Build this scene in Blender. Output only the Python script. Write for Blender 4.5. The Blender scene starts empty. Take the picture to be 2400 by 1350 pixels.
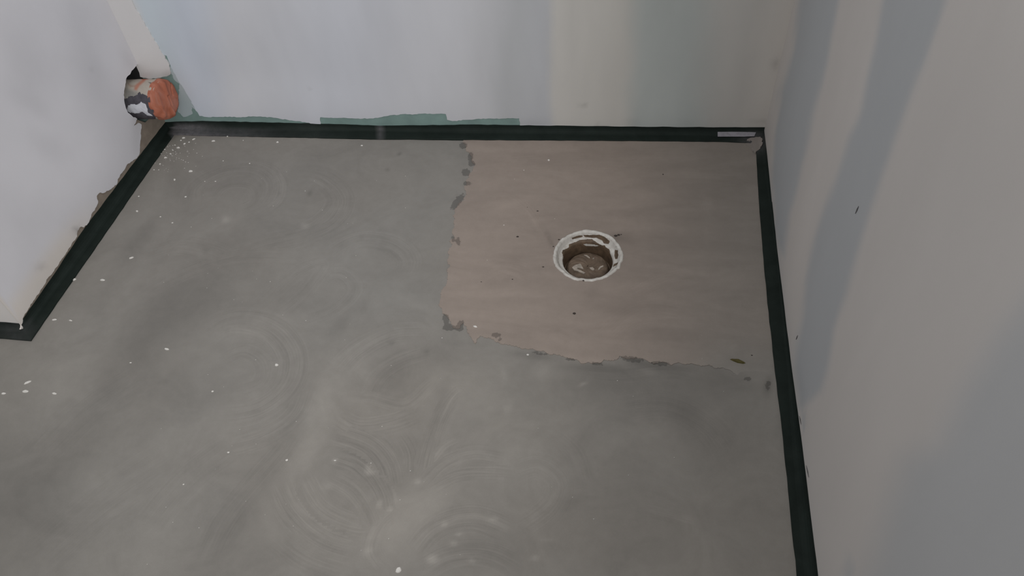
import bpy, bmesh, math, random
import numpy as np
from mathutils import Vector, Matrix
from mathutils.geometry import delaunay_2d_cdt

scene = bpy.context.scene
COL = scene.collection
rng = np.random.default_rng(7)
random.seed(7)

# ---------------------------------------------------------------- camera
FPX = 1846.7
CAM = np.array([-0.42778, -1.74834, 1.4])
PITCH, ROLL, YAW = 0.85768, -0.08395, -0.15203
_cp, _sp = math.cos(PITCH), math.sin(PITCH)
FW = np.array([math.sin(YAW) * _cp, math.cos(YAW) * _cp, -_sp])
_r0 = np.array([math.cos(YAW), -math.sin(YAW), 0.0])
_u0 = np.cross(_r0, FW)
RT = math.cos(ROLL) * _r0 + math.sin(ROLL) * _u0
UP = -math.sin(ROLL) * _r0 + math.cos(ROLL) * _u0
cd = bpy.data.cameras.new('camera')
cd.sensor_width = 36.0
cd.lens = FPX * 36.0 / 2400.0
cd.clip_start = 0.02
cam = bpy.data.objects.new('camera', cd)
COL.objects.link(cam)
cam.matrix_world = Matrix(((RT[0], UP[0], -FW[0], CAM[0]), (RT[1], UP[1], -FW[1], CAM[1]),
                           (RT[2], UP[2], -FW[2], CAM[2]), (0, 0, 0, 1)))
scene.camera = cam

# ---------------------------------------------------------------- world, added lights, exposure
world = bpy.data.worlds.new('soft_room_light')
scene.world = world
world.use_nodes = True
bg = world.node_tree.nodes['Background']
bg.inputs[0].default_value = (1.0, 1.0, 1.0, 1)
bg.inputs[1].default_value = 0.41
ld = bpy.data.lights.new('left_corner_spot', 'SPOT')          # unseen spot added behind the viewer to brighten the far left corner
ld.energy = 88
ld.color = (1.0, 1.0, 1.0)
ld.shadow_soft_size = .14
ld.spot_size, ld.spot_blend = math.radians(61), 1.0
lo = bpy.data.objects.new('left_corner_spot', ld)
COL.objects.link(lo)
lo.location = (-.2, -2.2, 1.62)
lo.rotation_euler = (Vector((-1.47, -.16, 0.0)) - lo.location).to_track_quat('-Z', 'Y').to_euler()
cl = bpy.data.lights.new('corner_fill_light', 'AREA')       # unseen overhead fill light, added to lift the dark corners
cl.shape = 'DISK'
cl.size = .5
cl.energy = 8.3
cl.color = (1.0, 1.0, 1.0)
clo = bpy.data.objects.new('corner_fill_light', cl)
COL.objects.link(clo)
clo.location = (-.75, -.9, 2.42)
vs = scene.view_settings
vs.view_transform = 'Standard'
vs.look = 'None'
vs.gamma = 1.0
vs.use_curve_mapping = False
vs.exposure = 0.0

# ---------------------------------------------------------------- layout constants (metres)
RUN = 0.03041
DL, LR = -0.0791, -0.04453
W = 1.65891
dL = np.array([math.sin(DL), -math.cos(DL), 0.0])      # along the left wall, towards the viewer
dR = np.array([math.sin(LR), -math.cos(LR), 0.0])
nL = np.array([-math.cos(DL), -math.sin(DL), 0.0])     # into the left wall
nR = np.array([math.cos(LR), math.sin(LR), 0.0])
nB = np.array([0.0, 1.0, 0.0])
X = np.array([1.0, 0, 0]); Z = np.array([0, 0, 1.0])
A = np.array([-W, 0.0, 0.0])
LEN = 0.75805
E = A + dL * LEN

def isect(P, d1, Q, d2):
    M = np.array([d1[:2], -d2[:2]]).T
    t = np.linalg.solve(M, (Q - P)[:2])
    return P + d1 * t[0]
CL = isect(nB * RUN, X, A + nL * RUN, dL)        # wall corner back/left
CR = isect(nB * RUN, X, nR * RUN, dR)            # wall corner back/right
CE = isect(E + nB * RUN, X, A + nL * RUN, dL)    # free corner of the left partition
CEIL = 2.5

# pixel of the 2400 x 1350 frame -> ray -> point on a plane of the room
def ray(q):
    return FW * FPX + RT * (q[0] - 1200.0) - UP * (q[1] - 675.0)
def on_plane(q, P, n):
    d = ray(q)
    return CAM + d * (((P - CAM) @ n) / (d @ n))
def on_floor(q, z=0.0):
    return on_plane(q, np.array([0, 0, z]), Z)
def on_back(q, o=0.0):
    return on_plane(q, nB * (RUN - o), nB)
def on_left(q, o=0.0):
    return on_plane(q, A + nL * (RUN - o), nL)
def on_right(q, o=0.0):
    return on_plane(q, nR * (RUN - o), nR)
def on_return(q, o=0.0):
    return on_plane(q, CE - nB * o, nB)
def to_px(P):
    d = np.asarray(P, float) - CAM
    w = np.maximum(d @ FW, 0.05)
    return np.stack([1200 + FPX * (d @ RT) / w, 675 - FPX * (d @ UP) / w], -1)

def s2l(c):
    c = np.asarray(c, float) / 255.0
    return np.where(c <= 0.04045, c / 12.92, ((c + 0.055) / 1.055) ** 2.4)

# ---------------------------------------------------------------- numpy fields
def in_poly(pts, poly):
    pts = np.asarray(pts, float); poly = np.asarray(poly, float)
    x, y = pts[:, 0], pts[:, 1]
    ins = np.zeros(len(pts), bool)
    a = poly[-1]
    for b in poly:
        c = ((a[1] > y) != (b[1] > y))
        with np.errstate(divide='ignore', invalid='ignore'):
            xi = (b[0] - a[0]) * (y - a[1]) / (b[1] - a[1] + 1e-30) + a[0]
        ins ^= c & (x < xi)
        a = b
    return ins
def dist_poly(pts, poly, closed=True):
    pts = np.asarray(pts, float); poly = np.asarray(poly, float)
    d = np.full(len(pts), 1e9)
    n = len(poly)
    for i in range(n if closed else n - 1):
        a, b = poly[i], poly[(i + 1) % n]
        ab = b - a
        t = np.clip(((pts - a) @ ab) / (ab @ ab + 1e-12), 0, 1)
        d = np.minimum(d, np.linalg.norm(pts - a - t[:, None] * ab, axis=1))
    return d
def sdf(pts, poly):                                    # positive inside
    d = dist_poly(pts, poly)
    return np.where(in_poly(pts, poly), d, -d)
def sstep(e0, e1, x):
    t = np.clip((x - e0) / (e1 - e0), 0, 1)
    return t * t * (3 - 2 * t)
_tab = rng.random((64, 64))
def vnoise(x, y):
    xi = np.floor(x).astype(int); yi = np.floor(y).astype(int)
    fx = x - xi; fy = y - yi
    fx = fx * fx * (3 - 2 * fx); fy = fy * fy * (3 - 2 * fy)
    g = lambda i, j: _tab[i % 64, j % 64]
    return ((g(xi, yi) * (1 - fx) + g(xi + 1, yi) * fx) * (1 - fy) +
            (g(xi, yi + 1) * (1 - fx) + g(xi + 1, yi + 1) * fx) * fy)
def fbm(x, y, o=4):
    s = 0; a = 0.5
    for _ in range(o):
        s = s + a * vnoise(x, y); x = x * 2.03 + 7.1; y = y * 2.03 + 3.7; a *= 0.5
    return s
def roughen(poly, step, amp, closed=True, keep=None):
    """subdivide a 2D outline and make it ragged; keep(p) -> True leaves a point alone"""
    poly = [np.asarray(p, float) for p in poly]
    out = []
    n = len(poly)
    for i in range(n if closed else n - 1):
        a, b = poly[i], poly[(i + 1) % n]
        L = np.linalg.norm(b - a)
        k = max(1, int(L / step))
        nn = np.array([-(b - a)[1], (b - a)[0]]) / max(L, 1e-9)
        fixed = keep is not None and keep(a) and keep(b)
        for j in range(k):
            p = a + (b - a) * j / k
            if not fixed and j:
                p = p + nn * random.uniform(-amp, amp)
            out.append(p)
    if not closed:
        out.append(poly[-1])
    return out

# ---------------------------------------------------------------- object helpers
def link(o, parent=None):
    COL.objects.link(o)
    if parent is not None:
        o.parent = parent
    return o
def tag(o, label=None, category=None, group=None, kind=None):
    if label: o['label'] = label
    if category: o['category'] = category
    if group: o['group'] = group
    if kind: o['kind'] = kind
    return o
def mesh_obj(name, verts, faces, mat, parent=None, smooth=False):
    me = bpy.data.meshes.new(name)
    me.from_pydata([tuple(map(float, v)) for v in verts], [], [tuple(map(int, f)) for f in faces])
    me.update()
    if mat: me.materials.append(mat)
    if smooth:
        me.polygons.foreach_set('use_smooth', [True] * len(me.polygons))
    return link(bpy.data.objects.new(name, me), parent)
def set_col(o, name, arr):
    me = o.data
    a = me.attributes.new(name, 'FLOAT_COLOR', 'POINT')
    c = np.ones((len(me.vertices), 4), np.float32)
    c[:, :arr.shape[1]] = arr
    a.data.foreach_set('color', c.ravel())
def set_val(o, name, arr):
    a = o.data.attributes.new(name, 'FLOAT', 'POINT')
    a.data.foreach_set('value', np.asarray(arr, np.float32))
def verts_of(o):
    v = np.empty(len(o.data.vertices) * 3, np.float32)
    o.data.vertices.foreach_get('co', v)
    return v.reshape(-1, 3).astype(float)
def box(name, lo_, hi_, mat, parent=None):
    (x0, y0, z0), (x1, y1, z1) = lo_, hi_
    v = [(x0, y0, z0), (x1, y0, z0), (x1, y1, z0), (x0, y1, z0), (x0, y0, z1), (x1, y0, z1), (x1, y1, z1), (x0, y1, z1)]
    f = [(0, 3, 2, 1), (4, 5, 6, 7), (0, 1, 5, 4), (1, 2, 6, 5), (2, 3, 7, 6), (3, 0, 4, 7)]
    return mesh_obj(name, v, f, mat, parent)
def slab(name, P, u, length, n, z0, z1, depth, mat, parent=None):
    """upright wall block whose face starts at P, runs along u, depth goes along n"""
    P = np.asarray(P, float)
    q = [P, P + u * length, P + u * length + n * depth, P + n * depth]
    v = [(*a[:2], z0) for a in q] + [(*a[:2], z1) for a in q]
    o = mesh_obj(name, v, [(0, 1, 2, 3), (4, 5, 6, 7), (0, 1, 5, 4), (1, 2, 6, 5), (2, 3, 7, 6), (3, 0, 4, 7)], mat, parent)
    bm = bmesh.new(); bm.from_mesh(o.data); bmesh.ops.recalc_face_normals(bm, faces=bm.faces); bm.to_mesh(o.data); bm.free()
    return o
def coat(name, O, eu, ev, en, outline, holes, thick, spacing, mat, parent=None, dense=None, skirt=0.0):
    """plate of given thickness on plane O+eu*u+ev*v, outer face moved by thick along en.
    outline/holes in (u, v); dense(u,v) keeps only some interior points."""
    out = [np.asarray(p, float) for p in outline]
    loops = [out] + [[np.asarray(p, float) for p in h] for h in holes]
    pts = []; edges = []
    for L in loops:
        s = len(pts)
        pts += L
        edges += [(s + i, s + (i + 1) % len(L)) for i in range(len(L))]
    o_ = np.array(out)
    us = np.arange(o_[:, 0].min() + spacing / 2, o_[:, 0].max(), spacing)
    vs_ = np.arange(o_[:, 1].min() + spacing / 2, o_[:, 1].max(), spacing)
    G = np.stack(np.meshgrid(us, vs_), -1).reshape(-1, 2) + rng.uniform(-.2, .2, (len(us) * len(vs_), 2)) * spacing
    m = sdf(G, o_) > spacing * 0.4
    for h in loops[1:]:
        m &= sdf(G, np.array(h)) < -spacing * 0.4
    if dense is not None:
        m &= dense(G)
    allp = [Vector(p) for p in pts] + [Vector(p) for p in G[m]]
    V, _, F, _, _, _ = delaunay_2d_cdt(allp, edges, [], 0, 1e-6)
    V = np.array([tuple(v) for v in V]); F = np.array([f for f in F if len(f) == 3])
    c = V[F].mean(1)
    k = in_poly(c, o_)
    for h in loops[1:]:
        k &= ~in_poly(c, np.array(h))
    F = F[k]
    n = len(V)
    fro = O + V[:, :1] * eu + V[:, 1:] * ev + en * thick
    bac = O + V[:, :1] * eu + V[:, 1:] * ev
    if np.dot(np.cross(eu, ev), en) < 0:
        F = F[:, ::-1]
    cnt = {}
    for f in F:
        for a, b in ((f[0], f[1]), (f[1], f[2]), (f[2], f[0])):
            cnt[(a, b)] = cnt.get((a, b), 0) + 1
    bnd = [e for e in cnt if (e[1], e[0]) not in cnt]
    used = {}
    ring = []
    for a, b in bnd:
        for q in (a, b):
            if q not in used:
                used[q] = n + len(ring); ring.append(q)
    verts = np.vstack([fro, bac[ring]]) if ring else fro
    faces = [tuple(f) for f in F] + [(b, a, used[a], used[b]) for a, b in bnd]
    used_v = np.zeros(len(verts), bool)
    for f in faces: used_v[list(f)] = True
    remap = np.cumsum(used_v) - 1
    return mesh_obj(name, verts[used_v], [tuple(remap[list(f)]) for f in faces], mat, parent)

# ---------------------------------------------------------------- materials
def new_mat(name):
    m = bpy.data.materials.new(name); m.use_nodes = True
    nt = m.node_tree
    return m, nt, nt.nodes['Principled BSDF']
class NB:
    def __init__(s, nt): s.nt = nt
    def n(s, t, **kw):
        x = s.nt.nodes.new(t)
        for k, v in kw.items(): setattr(x, k, v)
        return x
    def l(s, a, b): s.nt.links.new(a, b)
    def math(s, op, a, b=None, c=None):
        x = s.n('ShaderNodeMath', operation=op)
        for i, v in enumerate((a, b, c)):
            if v is None: continue
            if hasattr(v, 'links') or hasattr(v, 'is_linked'): s.l(v, x.inputs[i])
            else: x.inputs[i].default_value = v
        return x.outputs[0]
    def noise(s, vec, scale, detail=3, rough=.55, dist=0.0):
        x = s.n('ShaderNodeTexNoise'); x.inputs['Scale'].default_value = scale
        x.inputs['Detail'].default_value = detail; x.inputs['Roughness'].default_value = rough
        x.inputs['Distortion'].default_value = dist
        s.l(vec, x.inputs['Vector']); return x.outputs['Fac']
    def mapping(s, vec, sc, rot=(0, 0, 0)):
        x = s.n('ShaderNodeMapping'); x.inputs['Scale'].default_value = sc; x.inputs['Rotation'].default_value = rot
        s.l(vec, x.inputs['Vector']); return x.outputs[0]
    def ramp(s, fac, stops):
        x = s.n('ShaderNodeValToRGB'); e = x.color_ramp.elements
        while len(e) < len(stops): e.new(.5)
        for i, (p, c) in enumerate(stops):
            e[i].position = p; e[i].color = c if len(c) == 4 else (*c, 1)
        s.l(fac, x.inputs[0]); return x.outputs[0]
    def mix(s, fac, a, b, mode='MIX'):
        x = s.n('ShaderNodeMix', data_type='RGBA', blend_type=mode)
        for i, v in ((0, fac), (6, a), (7, b)):
            if hasattr(v, 'is_linked'): s.l(v, x.inputs[i])
            elif i == 0: x.inputs[0].default_value = v
            else: x.inputs[i].default_value = v if len(v) == 4 else (*v, 1)
        return x.outputs[2]
    def attr(s, name):
        return s.n('ShaderNodeAttribute', attribute_name=name)
    def bump(s, h, strength, dist, bsdf):
        x = s.n('ShaderNodeBump'); x.inputs['Strength'].default_value = strength; x.inputs['Distance'].default_value = dist
        s.l(h, x.inputs['Height']); s.l(x.outputs[0], bsdf.inputs['Normal'])
def flat(name, col, rough=.8, var=.12, scale=60, bump=.0, spec=.3):
    m, nt, b = new_mat(name); B = NB(nt)
    tc = B.n('ShaderNodeTexCoord').outputs['Object']
    f = B.noise(tc, scale, 4)
    c = np.asarray(col, float)
    B.l(B.ramp(f, [(.3, tuple(c * (1 - var))), (.7, tuple(np.minimum(c * (1 + var), 1)))]), b.inputs['Base Color'])
    b.inputs['Roughness'].default_value = rough
    b.inputs['Specular IOR Level'].default_value = spec
    if bump: B.bump(f, bump, .002, b)
    return m
def tinted(name, rough=.75, grain=.05, scale=45, streak=None, bump=.15, spec=.25, gscale=900):
    """base colour comes from the 'tint' attribute of the mesh; noise adds trowel mottling and grain"""
    m, nt, b = new_mat(name); B = NB(nt)
    tc = B.n('ShaderNodeTexCoord').outputs['Object']
    t = B.attr('tint').outputs['Color']
    f1 = B.noise(B.mapping(tc, streak or (1, 1, 1)), scale, 5, .6, .4)
    f2 = B.noise(tc, gscale, 2)
    k = B.math('ADD', B.math('MULTIPLY', f1, grain * 2), 1 - grain)
    k = B.math('MULTIPLY', k, B.math('ADD', B.math('MULTIPLY', f2, .08), .96))
    comb = B.n('ShaderNodeCombineXYZ')
    for i in range(3): B.l(k, comb.inputs[i])
    B.l(B.mix(1.0, t, comb.outputs[0], 'MULTIPLY'), b.inputs['Base Color'])
    b.inputs['Roughness'].default_value = rough
    b.inputs['Specular IOR Level'].default_value = spec
    B.bump(f1, bump, .002, b)
    return m

M_PLASTER = tinted('skim_plaster', .7, .035, 9, (1, 1, .35), .08)
M_BOARD = flat('green_plasterboard', (.225, .325, .305), .85, .10, 25)
M_RAW = flat('raw_brown_board', (.27, .225, .185), .9, .14, 40, .3)
M_PLWALL = flat('plastered_partition_end', (.78, .75, .73), .8, .04, 6)
M_DARK = flat('painted_dark', (.02, .02, .02), 1, .2, 30)
M_PVC = flat('white_window_plastic', (.75, .75, .75), .4, .02, 5)
M_CHIP = flat('white_plaster_chip', (.74, .72, .68), .9, .08, 300, .3)
M_SPECK = flat('dark_specks', (.05, .04, .035), .9, .3, 300)
M_SCRAP = flat('olive_scrap', (.10, .085, .03), .9, .3, 200, .3)
M_LABEL = flat('pale_paper_label', (.30, .29, .32), .6, .15, 120)
M_SMEAR = tinted('dust_smear', .9, .08, 60, None, .2)
M_SCUFF = flat('grey_scuff', (.13, .125, .13), .8, .25, 300)

def mat_strip():
    m, nt, b = new_mat('black_rubber_strip'); B = NB(nt)
    tc = B.n('ShaderNodeTexCoord').outputs['Object']
    f = B.noise(tc, 14, 5, .65, .5)
    dust = B.attr('dust').outputs['Fac']
    d = B.math('MULTIPLY', dust, B.math('ADD', B.math('MULTIPLY', B.noise(tc, 70, 4, .7), 1.4), .15))
    base = B.ramp(f, [(.3, (.011, .0165, .014)), (.75, (.020, .0285, .0245))])
    B.l(B.mix(d, base, (.19, .18, .19)), b.inputs['Base Color'])
    b.inputs['Roughness'].default_value = .7
    b.inputs['Specular IOR Level'].default_value = .15
    B.bump(B.noise(tc, 60, 3), .1, .002, b)
    return m
M_STRIP = mat_strip()

def mat_floor(name, tex_stretch):
    m, nt, b = new_mat(name); B = NB(nt)
    tc = B.n('ShaderNodeTexCoord').outputs['Object']
    tint = B.attr('tint').outputs['Color']
    uv = B.attr('stroke').outputs['Vector']            # brush field: across, along, strength
    sep = B.n('ShaderNodeSeparateXYZ'); B.l(uv, sep.inputs[0])
    cv = B.n('ShaderNodeCombineXYZ')
    B.l(B.math('MULTIPLY', sep.outputs[0], 260.0), cv.inputs[0])
    B.l(B.math('MULTIPLY', sep.outputs[1], 9.0), cv.inputs[1])
    st = B.noise(cv.outputs[0], 1.0, 3, .6)
    st = B.math('ADD', B.math('MULTIPLY', st, .75), B.math('MULTIPLY', B.noise(cv.outputs[0], .22, 3, .6), .75))
    st = B.math('SUBTRACT', st, .25)
    st = B.math('MULTIPLY', B.math('MULTIPLY', B.math('SUBTRACT', st, .5), sep.outputs[2]), 1.7)
    f1 = B.noise(B.mapping(tc, tex_stretch), 7, 6, .62, 1.2)
    f2 = B.noise(tc, 45, 4, .6)
    f3 = B.noise(tc, 700, 2)
    k = B.math('ADD', B.math('MULTIPLY', B.math('SUBTRACT', f1, .5), .40), 1.0)
    k = B.math('ADD', k, B.math('MULTIPLY', B.math('SUBTRACT', f2, .5), .17))
    k = B.math('ADD', k, B.math('MULTIPLY', B.math('SUBTRACT', f3, .5), .14))
    k = B.math('ADD', k, st)
    chipf = B.math('ADD', B.attr('chip').outputs['Fac'], B.math('MULTIPLY', B.math('SUBTRACT', B.noise(tc, 130, 4, .7), .5), 1.1))
    cm = B.n('ShaderNodeMapRange', interpolation_type='SMOOTHSTEP')
    B.l(chipf, cm.inputs[0]); cm.inputs[1].default_value = .42; cm.inputs[2].default_value = .54; cm.inputs[3].default_value = 1.0; cm.inputs[4].default_value = .60
    k = B.math('MULTIPLY', k, cm.outputs[0])
    comb = B.n('ShaderNodeCombineXYZ')
    for i in range(3): B.l(k, comb.inputs[i])
    B.l(B.mix(1.0, tint, comb.outputs[0], 'MULTIPLY'), b.inputs['Base Color'])
    b.inputs['Roughness'].default_value = .62
    b.inputs['Specular IOR Level'].default_value = .35
    h = B.math('ADD', B.math('MULTIPLY', st, 1.2), B.math('MULTIPLY', f2, .5))
    B.bump(h, .12, .002, b)
    return m
M_FLOOR = mat_floor('primed_screed', (1, 1, 1))
M_PATCH = mat_floor('repair_mortar', (.45, 1.6, 1))

# ---------------------------------------------------------------- traced outlines
PATCH_PX = [(1085, 322), (1092, 345), (1104, 366), (1113, 385), (1106, 402), (1095, 430), (1090, 446), (1094, 456),
            (1072, 484), (1061, 506), (1064, 530), (1060, 548), (1053, 600), (1050, 640), (1045, 668), (1034, 685),
            (1031, 705), (1036, 724), (1046, 740), (1054, 752), (1062, 768), (1076, 770), (1084, 757), (1094, 768),
            (1104, 790), (1114, 806), (1124, 788), (1150, 792), (1176, 806), (1212, 812), (1234, 818), (1262, 822), (1300, 830),
            (1340, 842), (1362, 852), (1392, 851), (1430, 846), (1452, 834), (1466, 840), (1490, 838), (1520, 848), (1560, 850),
            (1602, 853), (1650, 858), (1690, 862), (1722, 874), (1746, 888), (1752, 915), (1775, 945), (1786, 990), (1850, 1010),
            (1850, 700), (1800, 330), (1500, 312), (1200, 308)]
DRAIN_C = on_floor((1378, 598.5))
DRAIN_R = 0.0833

# ---------------------------------------------------------------- floor
BASE = s2l([141, 137, 131])
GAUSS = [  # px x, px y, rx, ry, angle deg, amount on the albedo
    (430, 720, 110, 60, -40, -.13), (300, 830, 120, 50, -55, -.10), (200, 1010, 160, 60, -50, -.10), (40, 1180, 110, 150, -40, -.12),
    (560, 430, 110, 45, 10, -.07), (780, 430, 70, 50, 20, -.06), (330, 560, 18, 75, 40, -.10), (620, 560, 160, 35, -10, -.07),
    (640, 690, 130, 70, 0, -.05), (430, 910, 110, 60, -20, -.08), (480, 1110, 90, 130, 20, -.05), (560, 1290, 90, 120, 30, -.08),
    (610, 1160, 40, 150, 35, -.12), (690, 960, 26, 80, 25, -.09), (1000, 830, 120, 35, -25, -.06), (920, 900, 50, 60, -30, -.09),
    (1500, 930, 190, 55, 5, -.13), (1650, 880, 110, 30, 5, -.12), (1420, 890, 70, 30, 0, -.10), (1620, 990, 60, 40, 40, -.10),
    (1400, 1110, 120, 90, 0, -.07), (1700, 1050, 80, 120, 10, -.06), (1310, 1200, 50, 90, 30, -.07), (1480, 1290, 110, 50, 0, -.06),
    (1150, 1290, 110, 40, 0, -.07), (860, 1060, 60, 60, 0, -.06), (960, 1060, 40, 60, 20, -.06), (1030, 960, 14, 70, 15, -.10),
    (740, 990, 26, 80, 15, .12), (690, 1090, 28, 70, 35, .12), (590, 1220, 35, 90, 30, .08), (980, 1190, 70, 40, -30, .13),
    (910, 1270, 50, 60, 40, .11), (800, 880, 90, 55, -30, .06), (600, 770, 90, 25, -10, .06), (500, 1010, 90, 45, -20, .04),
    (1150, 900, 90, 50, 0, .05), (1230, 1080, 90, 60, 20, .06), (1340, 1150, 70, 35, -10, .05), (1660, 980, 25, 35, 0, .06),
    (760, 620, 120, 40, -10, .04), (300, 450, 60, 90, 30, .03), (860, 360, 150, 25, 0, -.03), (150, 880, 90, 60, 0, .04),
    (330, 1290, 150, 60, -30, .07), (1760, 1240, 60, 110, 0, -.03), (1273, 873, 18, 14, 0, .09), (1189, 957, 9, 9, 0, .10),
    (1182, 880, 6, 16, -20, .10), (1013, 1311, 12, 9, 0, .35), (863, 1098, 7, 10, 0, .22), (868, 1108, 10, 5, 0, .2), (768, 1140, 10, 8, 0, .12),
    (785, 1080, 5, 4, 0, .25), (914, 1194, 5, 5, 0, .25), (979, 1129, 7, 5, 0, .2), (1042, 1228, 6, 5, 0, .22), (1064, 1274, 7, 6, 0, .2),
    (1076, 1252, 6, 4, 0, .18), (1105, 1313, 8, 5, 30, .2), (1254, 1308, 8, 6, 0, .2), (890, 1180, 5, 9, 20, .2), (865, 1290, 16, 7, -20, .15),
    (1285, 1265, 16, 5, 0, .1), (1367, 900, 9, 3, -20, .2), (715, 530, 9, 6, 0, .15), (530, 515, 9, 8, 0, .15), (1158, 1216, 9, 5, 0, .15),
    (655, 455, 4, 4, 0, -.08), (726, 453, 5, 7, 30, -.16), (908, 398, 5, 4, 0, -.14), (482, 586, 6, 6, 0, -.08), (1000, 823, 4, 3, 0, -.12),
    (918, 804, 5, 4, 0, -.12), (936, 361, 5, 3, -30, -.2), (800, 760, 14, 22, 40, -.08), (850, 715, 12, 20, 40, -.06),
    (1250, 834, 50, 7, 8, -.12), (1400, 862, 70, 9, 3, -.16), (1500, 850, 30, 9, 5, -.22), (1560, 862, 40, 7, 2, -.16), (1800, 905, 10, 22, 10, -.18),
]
CHIPPED = [(1086, 341, 9, 7, 0, 1.1), (1103, 366, 6, 10, 10, 1.0), (1106, 384, 8, 6, 0, 1.0), (1092, 404, 9, 8, 0, 1.1), (1094, 430, 10, 5, 0, 1.0), (1072, 473, 8, 22, 40, 1.0),
           (1045, 748, 6, 13, -10, 1.2), (1052, 768, 13, 6, 0, 1.2), (1078, 770, 8, 6, 0, 1.1), (1080, 758, 6, 9, 20, 1.0), (1163, 785, 11, 5, 0, 1.1), (1075, 566, 5, 10, 0, 1.1), (1062, 560, 4, 8, 0, .9),
           (1480, 842, 26, 7, 8, .9), (1548, 852, 24, 5, 4, .9), (1400, 853, 16, 4, 4, .8), (1265, 828, 22, 4, 8, .8), (1800, 903, 8, 16, 10, .7), (1752, 888, 9, 6, 0, .8), (1172, 798, 6, 4, 0, .9), (1335, 842, 16, 4, 8, .7)]
STROKES = [  # polyline in px, brush width in m, strength
    ([(450, 500), (455, 440), (520, 400), (600, 395), (640, 430), (620, 480), (550, 515)], .10, .30),
    ([(500, 470), (530, 440), (580, 440), (590, 470), (550, 490)], .05, .30),
    ([(640, 395), (660, 430), (650, 470), (610, 500)], .05, .40),
    ([(690, 400), (760, 415), (805, 465), (780, 520), (700, 555), (600, 575)], .09, .32),
    ([(740, 430), (770, 470), (740, 510), (680, 540)], .05, .32),
    ([(520, 600), (640, 560), (760, 545), (860, 500)], .08, .22),
    ([(760, 600), (840, 560), (920, 570), (960, 610), (940, 660)], .10, .25),
    ([(330, 600), (420, 575), (500, 590), (560, 620)], .10, .2),
    ([(320, 700), (430, 640), (560, 600), (700, 600)], .10, .2),
    ([(600, 730), (700, 640), (760, 620), (700, 700), (620, 760)], .08, .16),
    ([(740, 650), (800, 640), (830, 680), (780, 730), (700, 760)], .08, .2),
    ([(460, 800), (540, 755), (630, 770), (680, 830), (670, 900), (600, 955), (490, 970)], .12, .30),
    ([(500, 850), (570, 820), (620, 850), (610, 900), (540, 925)], .07, .26),
    ([(700, 1000), (660, 1060), (590, 1140), (520, 1230), (470, 1340)], .08, .24),
    ([(720, 900), (690, 970), (620, 1020), (520, 1050)], .08, .32),
    ([(780, 880), (840, 820), (920, 780), (1010, 775)], .09, .30),
    ([(850, 960), (880, 890), (930, 850), (1010, 820)], .07, .26),
    ([(800, 930), (870, 935), (950, 950), (1010, 900), (1040, 880)], .06, .25),
    ([(780, 970), (840, 1000), (920, 990), (990, 960)], .07, .42),
    ([(770, 1010), (860, 1040), (905, 1090), (920, 1160)], .09, .48),
    ([(770, 1065), (840, 1090), (890, 1150), (905, 1220)], .07, .48),
    ([(760, 1110), (830, 1150), (870, 1210), (880, 1260)], .06, .42),
    ([(930, 1010), (960, 1060), (960, 1130)], .06, .3),
    ([(985, 1140), (1005, 1050), (1040, 960), (1075, 915), (1090, 930)], .055, .42),
    ([(985, 1145), (1040, 1090), (1110, 1065), (1190, 1075)], .06, .45),
    ([(990, 1150), (1070, 1110), (1150, 1105), (1210, 1110)], .05, .42),
    ([(1000, 1100), (1040, 1050), (1080, 1030)], .03, .4),
    ([(650, 1120), (690, 1200), (760, 1260), (860, 1290)], .08, .40),
    ([(700, 1110), (750, 1190), (830, 1230), (890, 1230)], .08, .36),
    ([(640, 1250), (720, 1310), (830, 1350)], .08, .26),
    ([(930, 1190), (890, 1230), (870, 1290), (900, 1340)], .05, .3),
    ([(960, 1310), (1020, 1240), (1110, 1215), (1210, 1250)], .08, .36),
    ([(970, 1345), (1060, 1300), (1150, 1300), (1230, 1340)], .07, .34),
    ([(1190, 1110), (1260, 1090), (1310, 1130), (1290, 1190), (1210, 1250)], .08, .22),
    ([(1300, 1010), (1350, 1060), (1380, 1140)], .07, .16),
    ([(1330, 870), (1440, 880), (1560, 870), (1660, 890)], .06, .22),
    ([(1440, 960), (1560, 950), (1660, 1000), (1720, 1080)], .10, .2),
    ([(1500, 1190), (1560, 1205), (1640, 1225)], .04, .2),
    ([(330, 1250), (430, 1130), (560, 1030)], .14, .14),
    ([(60, 1100), (200, 960), (350, 860)], .14, .14),
    ([(60, 1340), (240, 1180), (420, 1060)], .16, .14),
]
def gauss_field(px, items):
    f = np.zeros(len(px))
    for gx, gy, rx, ry, an, am in items:
        a = math.radians(an); c, s = math.cos(a), math.sin(a)
        dx, dy = px[:, 0] - gx, px[:, 1] - gy
        u = (dx * c + dy * s) / rx; v = (-dx * s + dy * c) / ry
        f += am * np.exp(-0.7 * (u * u + v * v) ** 1.2)
    return f
def smooth_path(pl, n=60):
    P = np.array(pl, float)
    Pm = np.vstack([2 * P[0] - P[1], P, 2 * P[-1] - P[-2]])
    out = []
    k = max(4, n // (len(P) - 1))
    for i in range(1, len(Pm) - 2):
        for t in np.linspace(0, 1, k, endpoint=False):
            a, b, c, d = Pm[i - 1:i + 3]
            out.append(.5 * (2 * b + (c - a) * t + (2 * a - 5 * b + 4 * c - d) * t * t + (3 * b - a - 3 * c + d) * t ** 3))
    out.append(P[-1])
    return np.array(out)
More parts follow.
